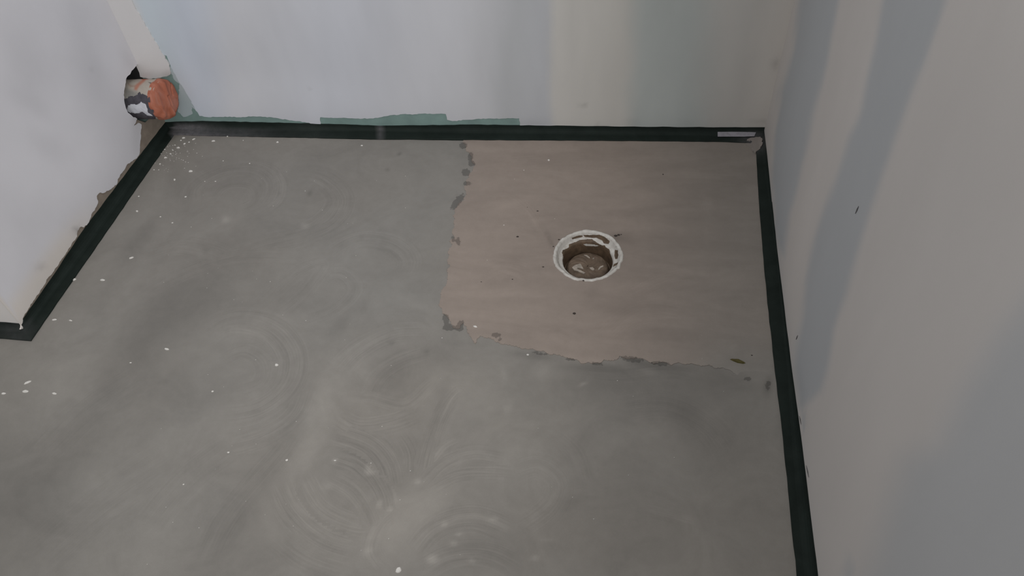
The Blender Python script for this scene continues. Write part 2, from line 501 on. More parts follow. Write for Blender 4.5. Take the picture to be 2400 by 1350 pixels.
def stroke_field(xy, strokes):
    F = np.zeros((len(xy), 3)); S = np.zeros(len(xy))
    for k, (pl, w, st) in enumerate(strokes):
        Q = np.array([on_floor(q)[:2] for q in smooth_path(pl)])
        lo_, hi_ = Q.min(0) - w, Q.max(0) + w
        idx = np.where(((xy > lo_) & (xy < hi_)).all(1))[0]
        if not len(idx): continue
        P = xy[idx]
        best = np.full(len(P), 1e9); U = np.zeros(len(P)); V = np.zeros(len(P))
        acc = 0
        total = np.linalg.norm(np.diff(Q, axis=0), axis=1).sum()
        for i in range(len(Q) - 1):
            a, b = Q[i], Q[i + 1]; ab = b - a; L = np.linalg.norm(ab) + 1e-9
            t = ((P - a) @ ab) / (L * L)
            tc = np.clip(t, 0, 1)
            d = np.linalg.norm(P - a - tc[:, None] * ab, axis=1)
            sgn = np.sign((P - a) @ np.array([-ab[1], ab[0]]))
            m = d < best
            best[m] = d[m]; U[m] = (sgn * d)[m]; V[m] = acc + tc[m] * L
            acc += L
        ends = sstep(0, .22, V / total) * sstep(0, .22, 1 - V / total)
        s = st * sstep(1.0, .45, best / (w * .5)) * ends
        m = s > S[idx]
        j = idx[m]
        F[j, 0] = U[m] + k * 1.37; F[j, 1] = V[m] + k * 2.1; F[j, 2] = s[m]; S[j] = s[m]
    return F

GX = np.unique(np.concatenate([np.arange(-3.3, -1.75, .12), np.arange(-1.75, .065, .0055), [.08]]))
GY = np.unique(np.concatenate([np.arange(-3.2, -1.36, .08), np.arange(-1.36, .062, .0055), [.08]]))
gx, gy = np.meshgrid(GX, GY)
xy = np.stack([gx.ravel(), gy.ravel()], -1)
nx, ny = len(GX), len(GY)
ii, jj = np.meshgrid(np.arange(nx - 1), np.arange(ny - 1))
q0 = (jj * nx + ii).ravel()
quads = np.stack([q0, q0 + 1, q0 + nx + 1, q0 + nx], -1)
cc = xy[quads].mean(1)
quads = quads[np.hypot(cc[:, 0] - DRAIN_C[0], cc[:, 1] - DRAIN_C[1]) > .0775]
relief = (fbm(xy[:, 0] * 4, xy[:, 1] * 4, 3) - .45) * .0009
floor = mesh_obj('floor', np.column_stack([xy, relief * .6 - .0009]), quads, M_FLOOR, smooth=True)
tag(floor, kind='structure')
px = to_px(verts_of(floor))
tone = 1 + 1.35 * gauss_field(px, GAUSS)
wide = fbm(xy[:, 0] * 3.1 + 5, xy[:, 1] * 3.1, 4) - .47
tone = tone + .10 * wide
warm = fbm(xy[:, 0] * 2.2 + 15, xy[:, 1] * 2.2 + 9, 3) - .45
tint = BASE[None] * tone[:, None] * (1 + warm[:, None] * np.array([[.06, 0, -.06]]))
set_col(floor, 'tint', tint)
set_val(floor, 'chip', gauss_field(px, CHIPPED))
sf = stroke_field(xy, STROKES)
a = floor.data.attributes.new('stroke', 'FLOAT_VECTOR', 'POINT'); a.data.foreach_set('vector', sf.astype(np.float32).ravel())

# slab below the floor so that it has a body
box('slab_core', (-3.3, -3.2, -.20), (.1, .1, -.12), M_DARK, floor)

# repair mortar patch round the drain
pp = [on_floor(q)[:2] for q in PATCH_PX]
nf = PATCH_PX.index((1786, 990))
ragged = roughen(roughen(pp[:nf + 1], .011, .0062, closed=False), .0025, .0018, closed=False) + pp[nf + 1:]
hole = [DRAIN_C[:2] + .0795 * np.array([math.cos(t), math.sin(t)]) for t in np.linspace(0, 2 * math.pi, 90, endpoint=False)]
patch = coat('mortar_patch', np.array([0, 0, -.0012]), X, np.array([0, 1.0, 0]), Z, ragged, [hole], .0017, .0075, M_PATCH, floor)
tag(patch, label='pinkish brown mortar patch round the drain')
pv = verts_of(patch); ppx = to_px(pv)
PG = [(1250, 430, 130, 60, 0, .05), (1150, 600, 90, 90, 0, .05), (1300, 780, 180, 45, 5, .05), (1500, 660, 120, 50, 0, -.04), (1580, 520, 110, 90, 0, -.06),
      (1680, 420, 80, 90, 0, -.05), (1400, 380, 200, 25, 0, -.05), (1230, 350, 120, 14, 0, .05), (1440, 725, 45, 12, 5, -.08), (1530, 780, 60, 14, 5, -.06),
      (1385, 690, 14, 20, 30, -.10), (1470, 560, 16, 20, 0, -.08), (1560, 650, 60, 8, 8, .06), (1600, 640, 40, 7, 3, .06), (1660, 500, 10, 60, 0, .05),
      (1140, 800, 20, 5, 0, .08), (1360, 842, 60, 6, 3, .08), (1290, 566, 5, 22, -25, -.18), (1445, 556, 14, 8, 0, -.22), (1200, 480, 50, 6, -20, .06), (1245, 505, 6, 40, -30, .06)]
ptone = 1 + 1.1 * gauss_field(ppx, PG) + .16 * (fbm(pv[:, 0] * 9, pv[:, 1] * 30, 4) - .47) + .16 * (fbm(pv[:, 0] * 4 + 3, pv[:, 1] * 4, 3) - .45)
pb = s2l([151, 139, 130]); pr = s2l([143, 136, 129])
mixr = sstep(1400, 1800, ppx[:, 0])[:, None]
pc_ = (pb * (1 - mixr) + pr * mixr) * ptone[:, None]
fade = (sstep(1600, 1720, ppx[:, 0]) * sstep(760, 880, ppx[:, 1]))[:, None] * .9      # the patch feathers out towards the right strip
set_col(patch, 'tint', pc_ * (1 - fade) + BASE * 1.0 * fade)
set_val(patch, 'chip', gauss_field(ppx, CHIPPED))
sink = sstep(1690, 1745, ppx[:, 0]) * sstep(845, 880, ppx[:, 1])
pv[:, 2] -= np.where(pv[:, 2] > 0, sink * .0018, 0)
patch.data.vertices.foreach_set('co', pv.astype(np.float32).ravel())
psf = stroke_field(pv[:, :2], [([(1120, 480), (1180, 455), (1240, 490), (1290, 570)], .03, .14), ([(1400, 800), (1500, 730), (1620, 740)], .10, .14),
                               ([(1450, 700), (1560, 650), (1640, 640)], .08, .16), ([(1110, 650), (1180, 620), (1270, 650)], .1, .12),
                               ([(1150, 390), (1330, 380), (1560, 380)], .12, .10)])
a = patch.data.attributes.new('stroke', 'FLOAT_VECTOR', 'POINT'); a.data.foreach_set('vector', psf.astype(np.float32).ravel())

# ---------------------------------------------------------------- walls
HB = 0.62                                             # height up to which the walls carry traced detail
PIPE_HOLE_PX = [(313, 160), (306, 170), (297, 180), (293, 197), (290, 213), (290, 232), (293, 248), (299, 264), (310, 273), (321, 279), (316, 286),
                (312, 294), (319, 292), (324, 285), (334, 283), (345, 287), (356, 283), (372, 283), (372, 270)]

# back wall: green board with a skim coat on it
wall_back = slab('wall_back', CL - X * .3, X, (CR - CL)[0] + .45, nB, -.1, CEIL, .1, M_BOARD)
tag(wall_back, kind='structure')
def bk(q):
    P = on_back(q); return np.array([P[0], P[2]])
low = [(468, 271), (490, 274), (528, 272.5), (560, 274), (588, 272.5), (631, 273.5), (674, 280), (724, 287), (752, 300), (751, 274), (796, 275.5), (840, 277), (875, 277),
       (900, 272), (939, 267), (972, 267), (1007, 265.5), (1045, 266.5), (1048, 280), (1061, 283), (1095, 280), (1133, 277), (1180, 277), (1217, 276.5), (1219, 300)]
edge = [(402, 158), (416, 184), (432, 208), (446, 232), (457, 254)] + low
o2 = roughen([bk(q) for q in edge], .006, .0014, closed=False)
out = [np.array([CL[0] - .002, CEIL]), bk((384, 100)) * np.array([0, 1]) + np.array([CL[0] - .002, .0])] + [bk((391, 130))] + o2 + \
      [np.array([CR[0] + .01, .004]), np.array([CR[0] + .01, CEIL])]
coat_b = coat('plaster_coat', np.array([0, RUN, 0]), X, Z, -nB, out, [], .0016, .012, M_PLASTER, wall_back, dense=lambda G: (G[:, 1] < HB) | (rng.random(len(G)) < .04))
def bands(px, cols, y0, y1):
    """cols: list of (x at y0, x at y1, colour); colour runs smoothly between column centres"""
    t = np.clip((px[:, 1] - y0) / (y1 - y0), -1.5, 1.3)
    n = len(cols)
    xs = np.stack([c[0] + (c[1] - c[0]) * t for c in cols], -1)
    C = np.array([s2l(c[2]) for c in cols])
    out_ = np.repeat(C[:1], len(px), 0)
    for i in range(n - 1):
        m = sstep(xs[:, i], xs[:, i + 1] + 1e-6, px[:, 0])
        out_ = out_ * (1 - m[:, None]) + C[i + 1] * m[:, None]
    return out_
BWHITE = (189, 191, 197)
BACK_COLS = [(230, 350, (195, 196, 200)), (300, 400, (196, 195, 196)), (330, 420, (183, 192, 199)), (420, 470, (184, 190, 200)), (560, 560, (190, 191, 196)), (800, 780, (188, 190, 197)),
             (1050, 960, (190, 191, 196)), (1135, 1110, (187, 188, 192)), (1210, 1180, (174, 176, 179)), (1272, 1284, (176, 178, 182)), (1306, 1312, (190, 188, 184)),
             (1465, 1445, (188, 186, 181)), (1525, 1500, (172, 177, 175)), (1615, 1600, (172, 177, 175)), (1710, 1690, (184, 182, 178)), (1880, 1800, (190, 186, 181))]
bpx = to_px(verts_of(coat_b))
bv = verts_of(coat_b)
wob = np.stack([(fbm(bv[:, 0] * 10, bv[:, 2] * 5, 3) - .45) * 40, np.zeros(len(bv))], -1)
tb = bands(bpx + wob, BACK_COLS, 0, 300)
BG = [(540, 235, 160, 60, 0, .10), (640, 120, 120, 100, 0, -.04), (900, 90, 60, 160, 0, -.04), (800, 230, 120, 40, 0, .05), (680, 240, 50, 30, 0, -.03), (1120, 160, 20, 120, 5, -.04), (1816, 150, 7, 12, 20, -.18), (1790, 285, 30, 6, 0, -.12),
      (1245, 288, 40, 8, 0, -.08), (1340, 90, 12, 90, 0, -.03), (1560, 250, 70, 40, 0, .03), (1610, 288, 12, 5, 0, -.08), (1366, 247, 6, 3, -10, -.25), (724, 206, 4, 4, 0, -.15), (1480, 286, 16, 6, 0, -.07), (1402, 293, 5, 3, 0, -.2)]
tb *= (1 + gauss_field(bpx, BG) + .10 * (fbm(bv[:, 0] * 22, bv[:, 2] * 5, 3) - .45))[:, None]
set_col(coat_b, 'tint', tb * 1.26)

# thin translucent-looking skim between the pipe and the coat edge, showing the green board through
th = [(398, 140), (401, 172), (412, 190), (421, 196), (418, 230), (417, 262), (430, 274), (444, 270), (452, 266), (449, 250), (460, 258), (436, 208), (420, 182), (408, 158)]
sk = coat('thin_skim', np.array([0, RUN, 0]), X, Z, -nB, roughen([bk(q) for q in th], .006, .002), [], .0008, .01, M_PLASTER, wall_back)
set_col(sk, 'tint', np.repeat(s2l([178, 190, 194])[None], len(sk.data.vertices), 0))

# plaster built up in the inside corner, ending above the pipe
fl = [np.array([CL[0] - .004, CEIL]), np.array([CL[0] - .004, bk((318, 168))[1]])] + [bk(q) for q in [(330, 178), (350, 183), (372, 181), (392, 177), (401, 172), (398, 150), (378, 118), (350, 70), (318, 16)]]
top = bk((318, 16)) + np.array([.0, CEIL - bk((318, 16))[1]])
fl = fl[:2] + [np.array(p) for p in roughen(fl[2:], .006, .0015, closed=False)] + [top]
corner = coat('corner_plaster', np.array([0, RUN, 0]), X, Z, -nB, fl, [], .0045, .01, M_PLASTER, wall_back, dense=lambda G: G[:, 1] < HB)
cpx = to_px(verts_of(corner))
set_col(corner, 'tint', s2l([220, 218, 218])[None] * (1 + gauss_field(cpx, [(365, 176, 45, 9, -3, -.12), (395, 175, 10, 10, 0, -.2), (340, 120, 20, 30, 0, .03)]))[:, None])  # tint includes painted shade along the lower edge above the pipe

# left partition: raw brown board with plaster, pipe hole at the corner
def lf(q, o=0.0):
    P = on_left(q, o) - CL; return np.array([P @ dL, P[2]])
lh = [lf(q) for q in PIPE_HOLE_PX]
LW = np.linalg.norm(CE - CL)
# board outline walks round the hole, which is open to the corner
hz = sorted([lh[0][1], .095])
hole_b = [np.array([-.012, .232])] + [p + np.array([.004, .0]) for p in lh[1:9]] + [lf((322, 281)), lf((340, 287)), np.array([-.012, lf((356, 279))[1] - .004])]
board_out = [np.array([-.012, CEIL])] + hole_b + [np.array([-.012, -.1]), np.array([LW, -.1]), np.array([LW, CEIL])]
wall_left = coat('wall_left', CL, dL, Z, -nL, board_out, [], 0.0001, .05, M_RAW, None, dense=lambda G: G[:, 1] < .6)
tag(wall_left, kind='structure')
rag = [(313, 161), (306, 170), (297, 180), (293, 197), (290, 213), (290, 232), (293, 248), (299, 264), (310, 273), (321, 279), (314, 292), (312, 297), (318, 293), (325, 288), (331, 292), (331, 300), (328, 330),
       (327, 350), (326, 361), (320, 371), (309, 378), (300, 383), (295, 389), (290, 399), (283, 407), (275, 420), (274, 430), (266, 438), (253, 447), (243, 452), (232, 452), (226, 459), (229, 471), (227, 480), (221, 493),
       (213, 503), (209, 516), (205, 524), (196, 533), (189, 531), (181, 541), (180, 554), (166, 574), (142, 610), (117, 646), (108, 655), (102, 669), (77, 705), (55, 741), (47, 772)]
rl = roughen([lf(q, .002) for q in rag], .005, .0018, closed=False)
out = [np.array([-.003, CEIL]), np.array([-.003, lf((313, 161))[1] + .002])] + rl + [np.array([LW + .002, .006]), np.array([LW + .002, CEIL])]
coat_l = coat('plaster_coat', CL, dL, Z, -nL, out, [], .0032, .012, M_PLASTER, wall_left, dense=lambda G: (G[:, 1] < .75) | (rng.random(len(G)) < .04))
lv = verts_of(coat_l); lpx = to_px(lv)
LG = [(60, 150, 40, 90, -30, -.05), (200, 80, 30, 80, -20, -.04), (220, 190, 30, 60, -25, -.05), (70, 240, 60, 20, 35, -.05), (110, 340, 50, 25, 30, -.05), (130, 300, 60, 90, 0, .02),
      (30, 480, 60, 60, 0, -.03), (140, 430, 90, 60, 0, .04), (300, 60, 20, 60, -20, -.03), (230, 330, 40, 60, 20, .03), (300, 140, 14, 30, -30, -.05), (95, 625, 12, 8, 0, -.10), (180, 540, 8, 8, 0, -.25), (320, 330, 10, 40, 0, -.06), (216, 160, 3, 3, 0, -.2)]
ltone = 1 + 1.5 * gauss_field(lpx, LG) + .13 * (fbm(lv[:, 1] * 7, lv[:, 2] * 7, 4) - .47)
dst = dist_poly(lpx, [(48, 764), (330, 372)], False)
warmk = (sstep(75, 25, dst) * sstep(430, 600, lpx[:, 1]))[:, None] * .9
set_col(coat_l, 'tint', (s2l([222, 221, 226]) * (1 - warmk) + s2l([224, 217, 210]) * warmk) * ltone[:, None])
# near-black panels painting in the darkness of the void behind the hole
slab('hole_dark_panel', CL + nL * .09 - dL * .02, dL, .16, nL, .05, .30, .01, M_DARK, wall_left)
slab('hole_dark_panel', CL - X * .092 - nB * .003, X, .088, nB, .05, .30, .002, M_DARK, wall_left)
# partition end facing the viewer
wall_return = slab('wall_return', CE, -X, 1.6, nB, -.1, CEIL, .5, M_PLWALL)
tag(wall_return, kind='structure')

# right wall
wall_right = slab('wall_right', CR - dR * .12, dR, 3.4, nR, -.1, CEIL, .1, M_BOARD)
tag(wall_right, kind='structure')
RO = [np.array([-.002, .004]), np.array([3.2, .004]), np.array([3.2, CEIL]), np.array([-.002, CEIL])]
coat_r = coat('plaster_coat', CR, dR, Z, -nR, RO, [], .0016, .014, M_PLASTER, wall_right, dense=lambda G: ((G[:, 1] < 1.15) & (G[:, 0] < 1.7)) | (rng.random(len(G)) < .03))
rv = verts_of(coat_r); rpx = to_px(rv)
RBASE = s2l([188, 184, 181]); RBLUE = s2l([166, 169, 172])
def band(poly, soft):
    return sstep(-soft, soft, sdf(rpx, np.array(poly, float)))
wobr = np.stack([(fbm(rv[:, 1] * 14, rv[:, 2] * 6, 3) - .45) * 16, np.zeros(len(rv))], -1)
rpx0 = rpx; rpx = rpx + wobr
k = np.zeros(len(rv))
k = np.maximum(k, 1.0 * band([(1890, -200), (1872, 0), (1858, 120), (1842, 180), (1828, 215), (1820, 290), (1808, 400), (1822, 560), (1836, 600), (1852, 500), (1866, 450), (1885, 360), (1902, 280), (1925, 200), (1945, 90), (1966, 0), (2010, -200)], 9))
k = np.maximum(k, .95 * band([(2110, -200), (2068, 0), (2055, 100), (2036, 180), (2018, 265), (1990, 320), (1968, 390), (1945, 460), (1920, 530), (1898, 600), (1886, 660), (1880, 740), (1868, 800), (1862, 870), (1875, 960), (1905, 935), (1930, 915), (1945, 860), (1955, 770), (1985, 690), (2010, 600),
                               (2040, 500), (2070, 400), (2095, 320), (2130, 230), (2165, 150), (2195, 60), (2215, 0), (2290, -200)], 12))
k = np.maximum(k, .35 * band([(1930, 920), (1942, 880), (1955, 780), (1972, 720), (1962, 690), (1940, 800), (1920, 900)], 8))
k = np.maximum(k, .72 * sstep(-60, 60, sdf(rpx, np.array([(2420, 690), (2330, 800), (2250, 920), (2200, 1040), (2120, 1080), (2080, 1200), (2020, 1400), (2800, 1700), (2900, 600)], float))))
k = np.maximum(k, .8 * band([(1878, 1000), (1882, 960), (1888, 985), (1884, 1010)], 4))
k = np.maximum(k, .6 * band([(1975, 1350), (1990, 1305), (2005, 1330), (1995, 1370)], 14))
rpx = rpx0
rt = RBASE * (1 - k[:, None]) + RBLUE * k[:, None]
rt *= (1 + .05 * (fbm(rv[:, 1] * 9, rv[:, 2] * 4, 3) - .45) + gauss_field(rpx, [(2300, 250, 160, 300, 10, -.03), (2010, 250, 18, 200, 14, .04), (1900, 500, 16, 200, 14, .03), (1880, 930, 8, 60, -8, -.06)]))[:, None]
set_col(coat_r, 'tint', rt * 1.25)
for q, dx, dy in (((2009, 492), 4, -9), ((1868, 791), 2, -5), ((1893, 1105), 3, 14), ((1876, 985), 2, 10)):
    P0, P1 = on_right((q[0] - dx, q[1] - dy), .002), on_right((q[0] + dx, q[1] + dy), .002)
    s = np.cross(P1 - P0, nR); s = s / np.linalg.norm(s) * .0016
    m_ = (P0 + P1) / 2
    ring = [P0, m_ + s, P1, m_ - s * .7]
    mesh_obj('scuff_mark', ring + [p - nR * .0008 for p in ring], [(4, 5, 6, 7), (0, 1, 5, 4), (1, 2, 6, 5), (2, 3, 7, 6), (3, 0, 4, 7)], M_SCUFF, wall_right)

# ---------------------------------------------------------------- black sealing strips
T = .0024
def resample(pl, n):
    P = np.array(pl, float); d = np.r_[0, np.cumsum(np.linalg.norm(np.diff(P, axis=0), axis=1))]
    s = np.linspace(0, d[-1], n)
    return np.stack([np.interp(s, d, P[:, i]) for i in range(P.shape[1])], -1)
def strip(name, foot, top, label, n=40, wav=.0008):
    """foot: points on the floor edge, top: points on the wall edge; L-shaped section with a rounded fold"""
    Fp = resample(foot, n); Tp = resample(top, n)
    sec = 12
    verts = []; s_par = []
    for i in range(n):
        F_, T_ = Fp[i].copy(), Tp[i].copy()
        if 1 < i < n - 2:
            F_[:2] += (F_ - T_)[:2] / (np.linalg.norm((F_ - T_)[:2]) + 1e-6) * random.uniform(-wav, wav)
            T_[2] += random.uniform(-wav, wav)
        h = T_[2]
        K = np.array([T_[0], T_[1], 0.0]); d = np.array([F_[0], F_[1], 0]) - K
        L = np.linalg.norm(d); d /= L
        base = .0016
        rf = min(.020, .8 * (h - .005), .7 * (L - .004))
        pr = [F_ * [1, 1, 0] + Z * (-.004), F_ * [1, 1, 0] + Z * (base + T * .5), F_ * [1, 1, 0] - d * .001 + Z * (base + T)]
        c = K + d * (T + rf) + Z * (base + T + rf)
        for a_ in np.linspace(-90, -180, 6):
            pr.append(c + d * rf * math.cos(math.radians(a_)) + Z * rf * math.sin(math.radians(a_)))
        pr += [K + d * T + Z * max(h, base + T + rf + .001), K - d * .0004 + Z * max(h, base + T + rf + .001), K - d * .0004 - Z * .004]
        verts += pr
        s_par.append(i / (n - 1))
    faces = []
    for i in range(n - 1):
        for j in range(sec):
            a_, b_ = i * sec + j, i * sec + (j + 1) % sec
            faces.append((a_, b_, b_ + sec, a_ + sec))
    faces += [tuple(range(sec))[::-1], tuple((n - 1) * sec + j for j in range(sec))]
    o = mesh_obj(name, verts, faces, M_STRIP)
    bm = bmesh.new(); bm.from_mesh(o.data); bmesh.ops.recalc_face_normals(bm, faces=bm.faces); bm.to_mesh(o.data); bm.free()
    tag(o, label, 'sealing strip', 'black sealing strips along the walls')
    return o
def FB(*qs): return [on_floor(q, .004) for q in qs]
def TB(*qs): return [on_back(q) for q in qs]
jF, jT = (891, 324.5), (889, 294.5)
st1 = strip('sealing_strip', FB((407, 313.5), (470, 316), (600, 318), (740, 321), (820, 323), jF), [CL + Z * .0212] + TB((470, 283.5), (600, 286), (750, 289.5), (830, 292), jT),
            'black rubber strip between the orange pipe and the joint in the back wall strip')
st2 = strip('sealing_strip', FB(jF, (960, 324.5), (1090, 326), (1300, 327.5), (1500, 328.5), (1700, 331), (1772, 334)), TB(jT, (930, 293.5), (1000, 293), (1100, 292), (1250, 293), (1450, 295.5), (1640, 297)) + [CR + Z * .0270],
            'black rubber strip under the back wall, between the joint and the right corner', n=56)
lt = [CL + Z * .0212] + [on_left(q) for q in [(321, 372), (253, 461.5), (187, 549.5), (127, 642), (90, 694)]] + [CE + Z * .0212]
lfp = FB((407, 313.5), (338, 411), (274, 504), (211, 595), (127, 715), (71, 797))
st3 = strip('sealing_strip', lfp, lt, 'black rubber strip slanting along the foot of the left partition')
rt_ = [CR + Z * .0270] + [on_right(q) for q in [(1799, 340), (1811, 470), (1825, 600), (1840, 720), (1856, 850), (1879, 1017), (1898, 1170), (1920, 1350)]]
rf_ = FB((1772, 334), (1775, 400), (1781, 500), (1789, 600), (1801, 725), (1815, 850), (1838, 1044), (1853, 1200), (1869, 1350))
rt_.append(rt_[-1] + dR * 1.75); rf_.append(rf_[-1] + dR * 1.75)
st4 = strip('sealing_strip', rf_, rt_, 'long black rubber strip along the foot of the right wall', n=110)
e2 = on_floor((71, 797), .004)
st5 = strip('sealing_strip', [e2, on_floor((2, 791.5), .004), on_floor((2, 791.5), .004) - X * 1.3 + nB * .006], [rt for rt in [lt[-1], on_return((2, 754)), on_return((2, 754)) - X * 1.3]],
            'short black strip end on the partition face at the left picture edge')
for o in (st1, st2, st3, st4, st5):
    q = to_px(verts_of(o))
    v = verts_of(o)
    d = .85 * np.exp(-(((q[:, 0] - 425) / 60) ** 2)) * sstep(283, 300, q[:, 1]) + .35 * np.exp(-(((q[:, 0] - 540) / 90) ** 2)) * sstep(295, 310, q[:, 1])
    d = d * (q[:, 0] > 405) + .16 * np.exp(-(((q[:, 0] - 40) / 40) ** 2)) * (q[:, 1] > 750) + .05 * np.exp(-(((q[:, 0] - 730) / 60) ** 2)) * (q[:, 1] < 400)
    d = d + .5 * np.exp(-(((q[:, 0] - 1768) / 30) ** 2 + ((q[:, 1] - 333) / 22) ** 2))
    d = d + .45 * np.exp(-((q[:, 0] - 890) / 2.5) ** 2) * (q[:, 1] < 340)
    set_val(o, 'dust', d)

# pale paper label stuck on the back strip near the right corner
def coatlike(name, quad_px, mat, parent, t=.0006):
    P = [on_floor(q[:2], q[2]) for q in quad_px]
    n = len(P)
    v = P + [p - Z * t for p in P]
    return mesh_obj(name, v, [tuple(range(n))[::-1]] + [(i, (i + 1) % n, n + (i + 1) % n, n + i) for i in range(n)], mat, parent)
lab = coatlike('paper_label', [(1682, 309, .0125), (1682, 320, .0075), (1745, 320, .0075), (1768, 319, .0085), (1772, 310, .0125), (1740, 308.5, .0125)], M_LABEL, st2)
tag(lab, label='pale paper label')

# dried plaster smeared over the strips in the right corner
sm = [(1772, 321), (1782, 322), (1786, 332), (1785, 343), (1777, 352), (1771, 358), (1766, 353), (1757, 341), (1750, 338), (1748, 330), (1754, 325), (1762, 322)]
P2 = roughen([on_floor(q, .0058)[:2] for q in sm], .004, .0018)
sme = coat('plaster_smear', np.array([0, 0, .0005]), X, np.array([0, 1., 0]), Z, P2, [], .0055, .004, M_SMEAR)
smv = verts_of(sme)
def strip_z(dw):                                       # height of the strip surface at a distance from its wall
    rf = .018
    x_ = np.clip(T + rf - dw, 0, rf * .999)
    return np.where(dw < RUN + .0035, .004 + rf - np.sqrt(rf * rf - x_ * x_), -.0004)
dwb = RUN - smv[:, 1]; dwr = (nR * RUN - smv) @ nR
smv[:, 2] = np.where(smv[:, 2] > .002, np.maximum(strip_z(dwb), strip_z(dwr)) + .0015, smv[:, 2])
sme.data.vertices.foreach_set('co', smv.astype(np.float32).ravel())
set_col(sme, 'tint', np.repeat(s2l([140, 133, 128])[None], len(sme.data.vertices), 0))
tag(sme, 'grey dried plaster smear over the black strips in the right corner', 'plaster smear')

# ---------------------------------------------------------------- drain
drain = link(bpy.data.objects.new('floor_drain', None))
drain.location = (DRAIN_C[0], DRAIN_C[1], 0)
tag(drain, 'round floor drain with ragged white rim and muddy brown bottom', 'drain')
NA = 240
DZ = DRAIN_C * [1, 1, 0]
def m_drain():
    m, nt, b = new_mat('drain_cup'); B = NB(nt)
    tc = B.n('ShaderNodeTexCoord').outputs['Object']
    kk = B.attr('dirt').outputs['Fac']
    f = B.noise(tc, 150, 4, .7)
    kk = B.math('ADD', kk, B.math('MULTIPLY', B.math('SUBTRACT', f, .5), .55))
    mask = B.ramp(kk, [(.46, (0, 0, 0)), (.54, (1, 1, 1))])
    white = B.ramp(B.noise(tc, 90, 3), [(.3, (.50, .47, .43)), (.7, (.67, .65, .61))])
    brown = B.ramp(B.noise(tc, 60, 4), [(.3, (.07, .046, .028)), (.7, (.16, .105, .065))])
    B.l(B.mix(mask, white, brown), b.inputs['Base Color'])
    b.inputs['Roughness'].default_value = .6
    B.bump(f, .25, .003, b)
    return m
M_CUP = m_drain()
def lathe(name, prof, mat, parent, jitter=None):
    v = []
    for i in range(NA):
        t = 2 * math.pi * i / NA
        for j, (r, z) in enumerate(prof):
            dr, dz = jitter(t, j) if jitter else (0, 0)
            v.append(((r + dr) * math.cos(t), (r + dr) * math.sin(t), z + dz))
    n = len(prof)
    f = [(i * n + j, i * n + j + 1, ((i + 1) % NA) * n + j + 1, ((i + 1) % NA) * n + j) for i in range(NA) for j in range(n - 1)]
    return mesh_obj(name, v, [q[::-1] for q in f], mat, parent, smooth=True)
def fine(prof, step):
    P = np.array(prof); d = np.r_[0, np.cumsum(np.linalg.norm(np.diff(P, axis=0), axis=1))]
    s = np.linspace(0, d[-1], int(d[-1] / step) + 2)
    return list(zip(np.interp(s, d, P[:, 0]), np.interp(s, d, P[:, 1])))
cupp = fine([(.0845, .0005), (.083, .0032), (.0800, .0036), (.0765, .0012), (.0735, -.006), (.0705, -.0125), (.0665, -.0150), (.0625, -.0165), (.0605, -.022), (.0590, -.044), (.0580, -.060)], .0016)
ang_n = lambda t, f, s: fbm(np.array([math.cos(t) * f + s]), np.array([math.sin(t) * f + s]), 3)[0] - .45
def jit(t, j):
    a_ = 1.0 if j < 4 else max(0, 1 - (j - 4) / 8)
    return (ang_n(t, 7, 30) * .007 * a_ + ang_n(t, 2, 11) * .003 * a_, ang_n(t, 9, 3) * .002 * a_)
cup = lathe('rim_and_cup', cupp, M_CUP, drain, jit)
cv_ = verts_of(cup) + DZ
cq = to_px(cv_)
Z3 = lambda L: [(1240 + x / 7.5, 500 + y / 7.5) for x, y in L]
brown_polys = [Z3([(590, 650), (700, 600), (700, 545), (830, 500), (900, 465), (1040, 455), (1100, 450), (1160, 490), (1230, 540), (1300, 570), (1350, 620), (1400, 640), (1430, 720), (1450, 800), (1440, 900), (1400, 1000), (1300, 1080), (1100, 1125), (900, 1110), (740, 1060), (640, 960), (590, 850), (600, 760), (575, 690)]),
               Z3([(950, 380), (1240, 378), (1320, 410), (1420, 490), (1400, 540), (1310, 530), (1290, 480), (1180, 430), (1090, 430), (980, 415)]),
               Z3([(745, 430), (850, 395), (940, 385), (950, 410), (850, 435), (760, 460)]),
               Z3([(1510, 640), (1560, 650), (1570, 740), (1550, 800), (1510, 800), (1500, 740)]),
               Z3([(1490, 890), (1570, 860), (1550, 900), (1470, 950)]),
               Z3([(1250, 560), (1340, 560), (1420, 640), (1430, 740), (1350, 700)])]
white_polys = [Z3([(945, 545), (1000, 535), (1150, 550), (1240, 570), (1200, 585), (1000, 575)]), Z3([(1110, 430), (1200, 445), (1290, 490), (1285, 525), (1220, 525), (1150, 480)]),
               Z3([(1310, 535), (1400, 545), (1460, 610), (1500, 660), (1500, 760), (1450, 790), (1430, 680), (1400, 620), (1350, 600)])]
k = np.full(len(cq), -99.0)
for pl in brown_polys: k = np.maximum(k, sdf(cq, np.array(pl)))
for pl in white_polys: k = np.minimum(k, -sdf(cq, np.array(pl)))
k = .5 + np.clip(k / 7.0, -.5, .5)
deep = cv_[:, 2] < -.024
k[deep] = np.maximum(k[deep], np.where(sdf(cq[deep], np.array(white_polys[0])) > 0, 0, .95))
set_val(cup, 'dirt', k)

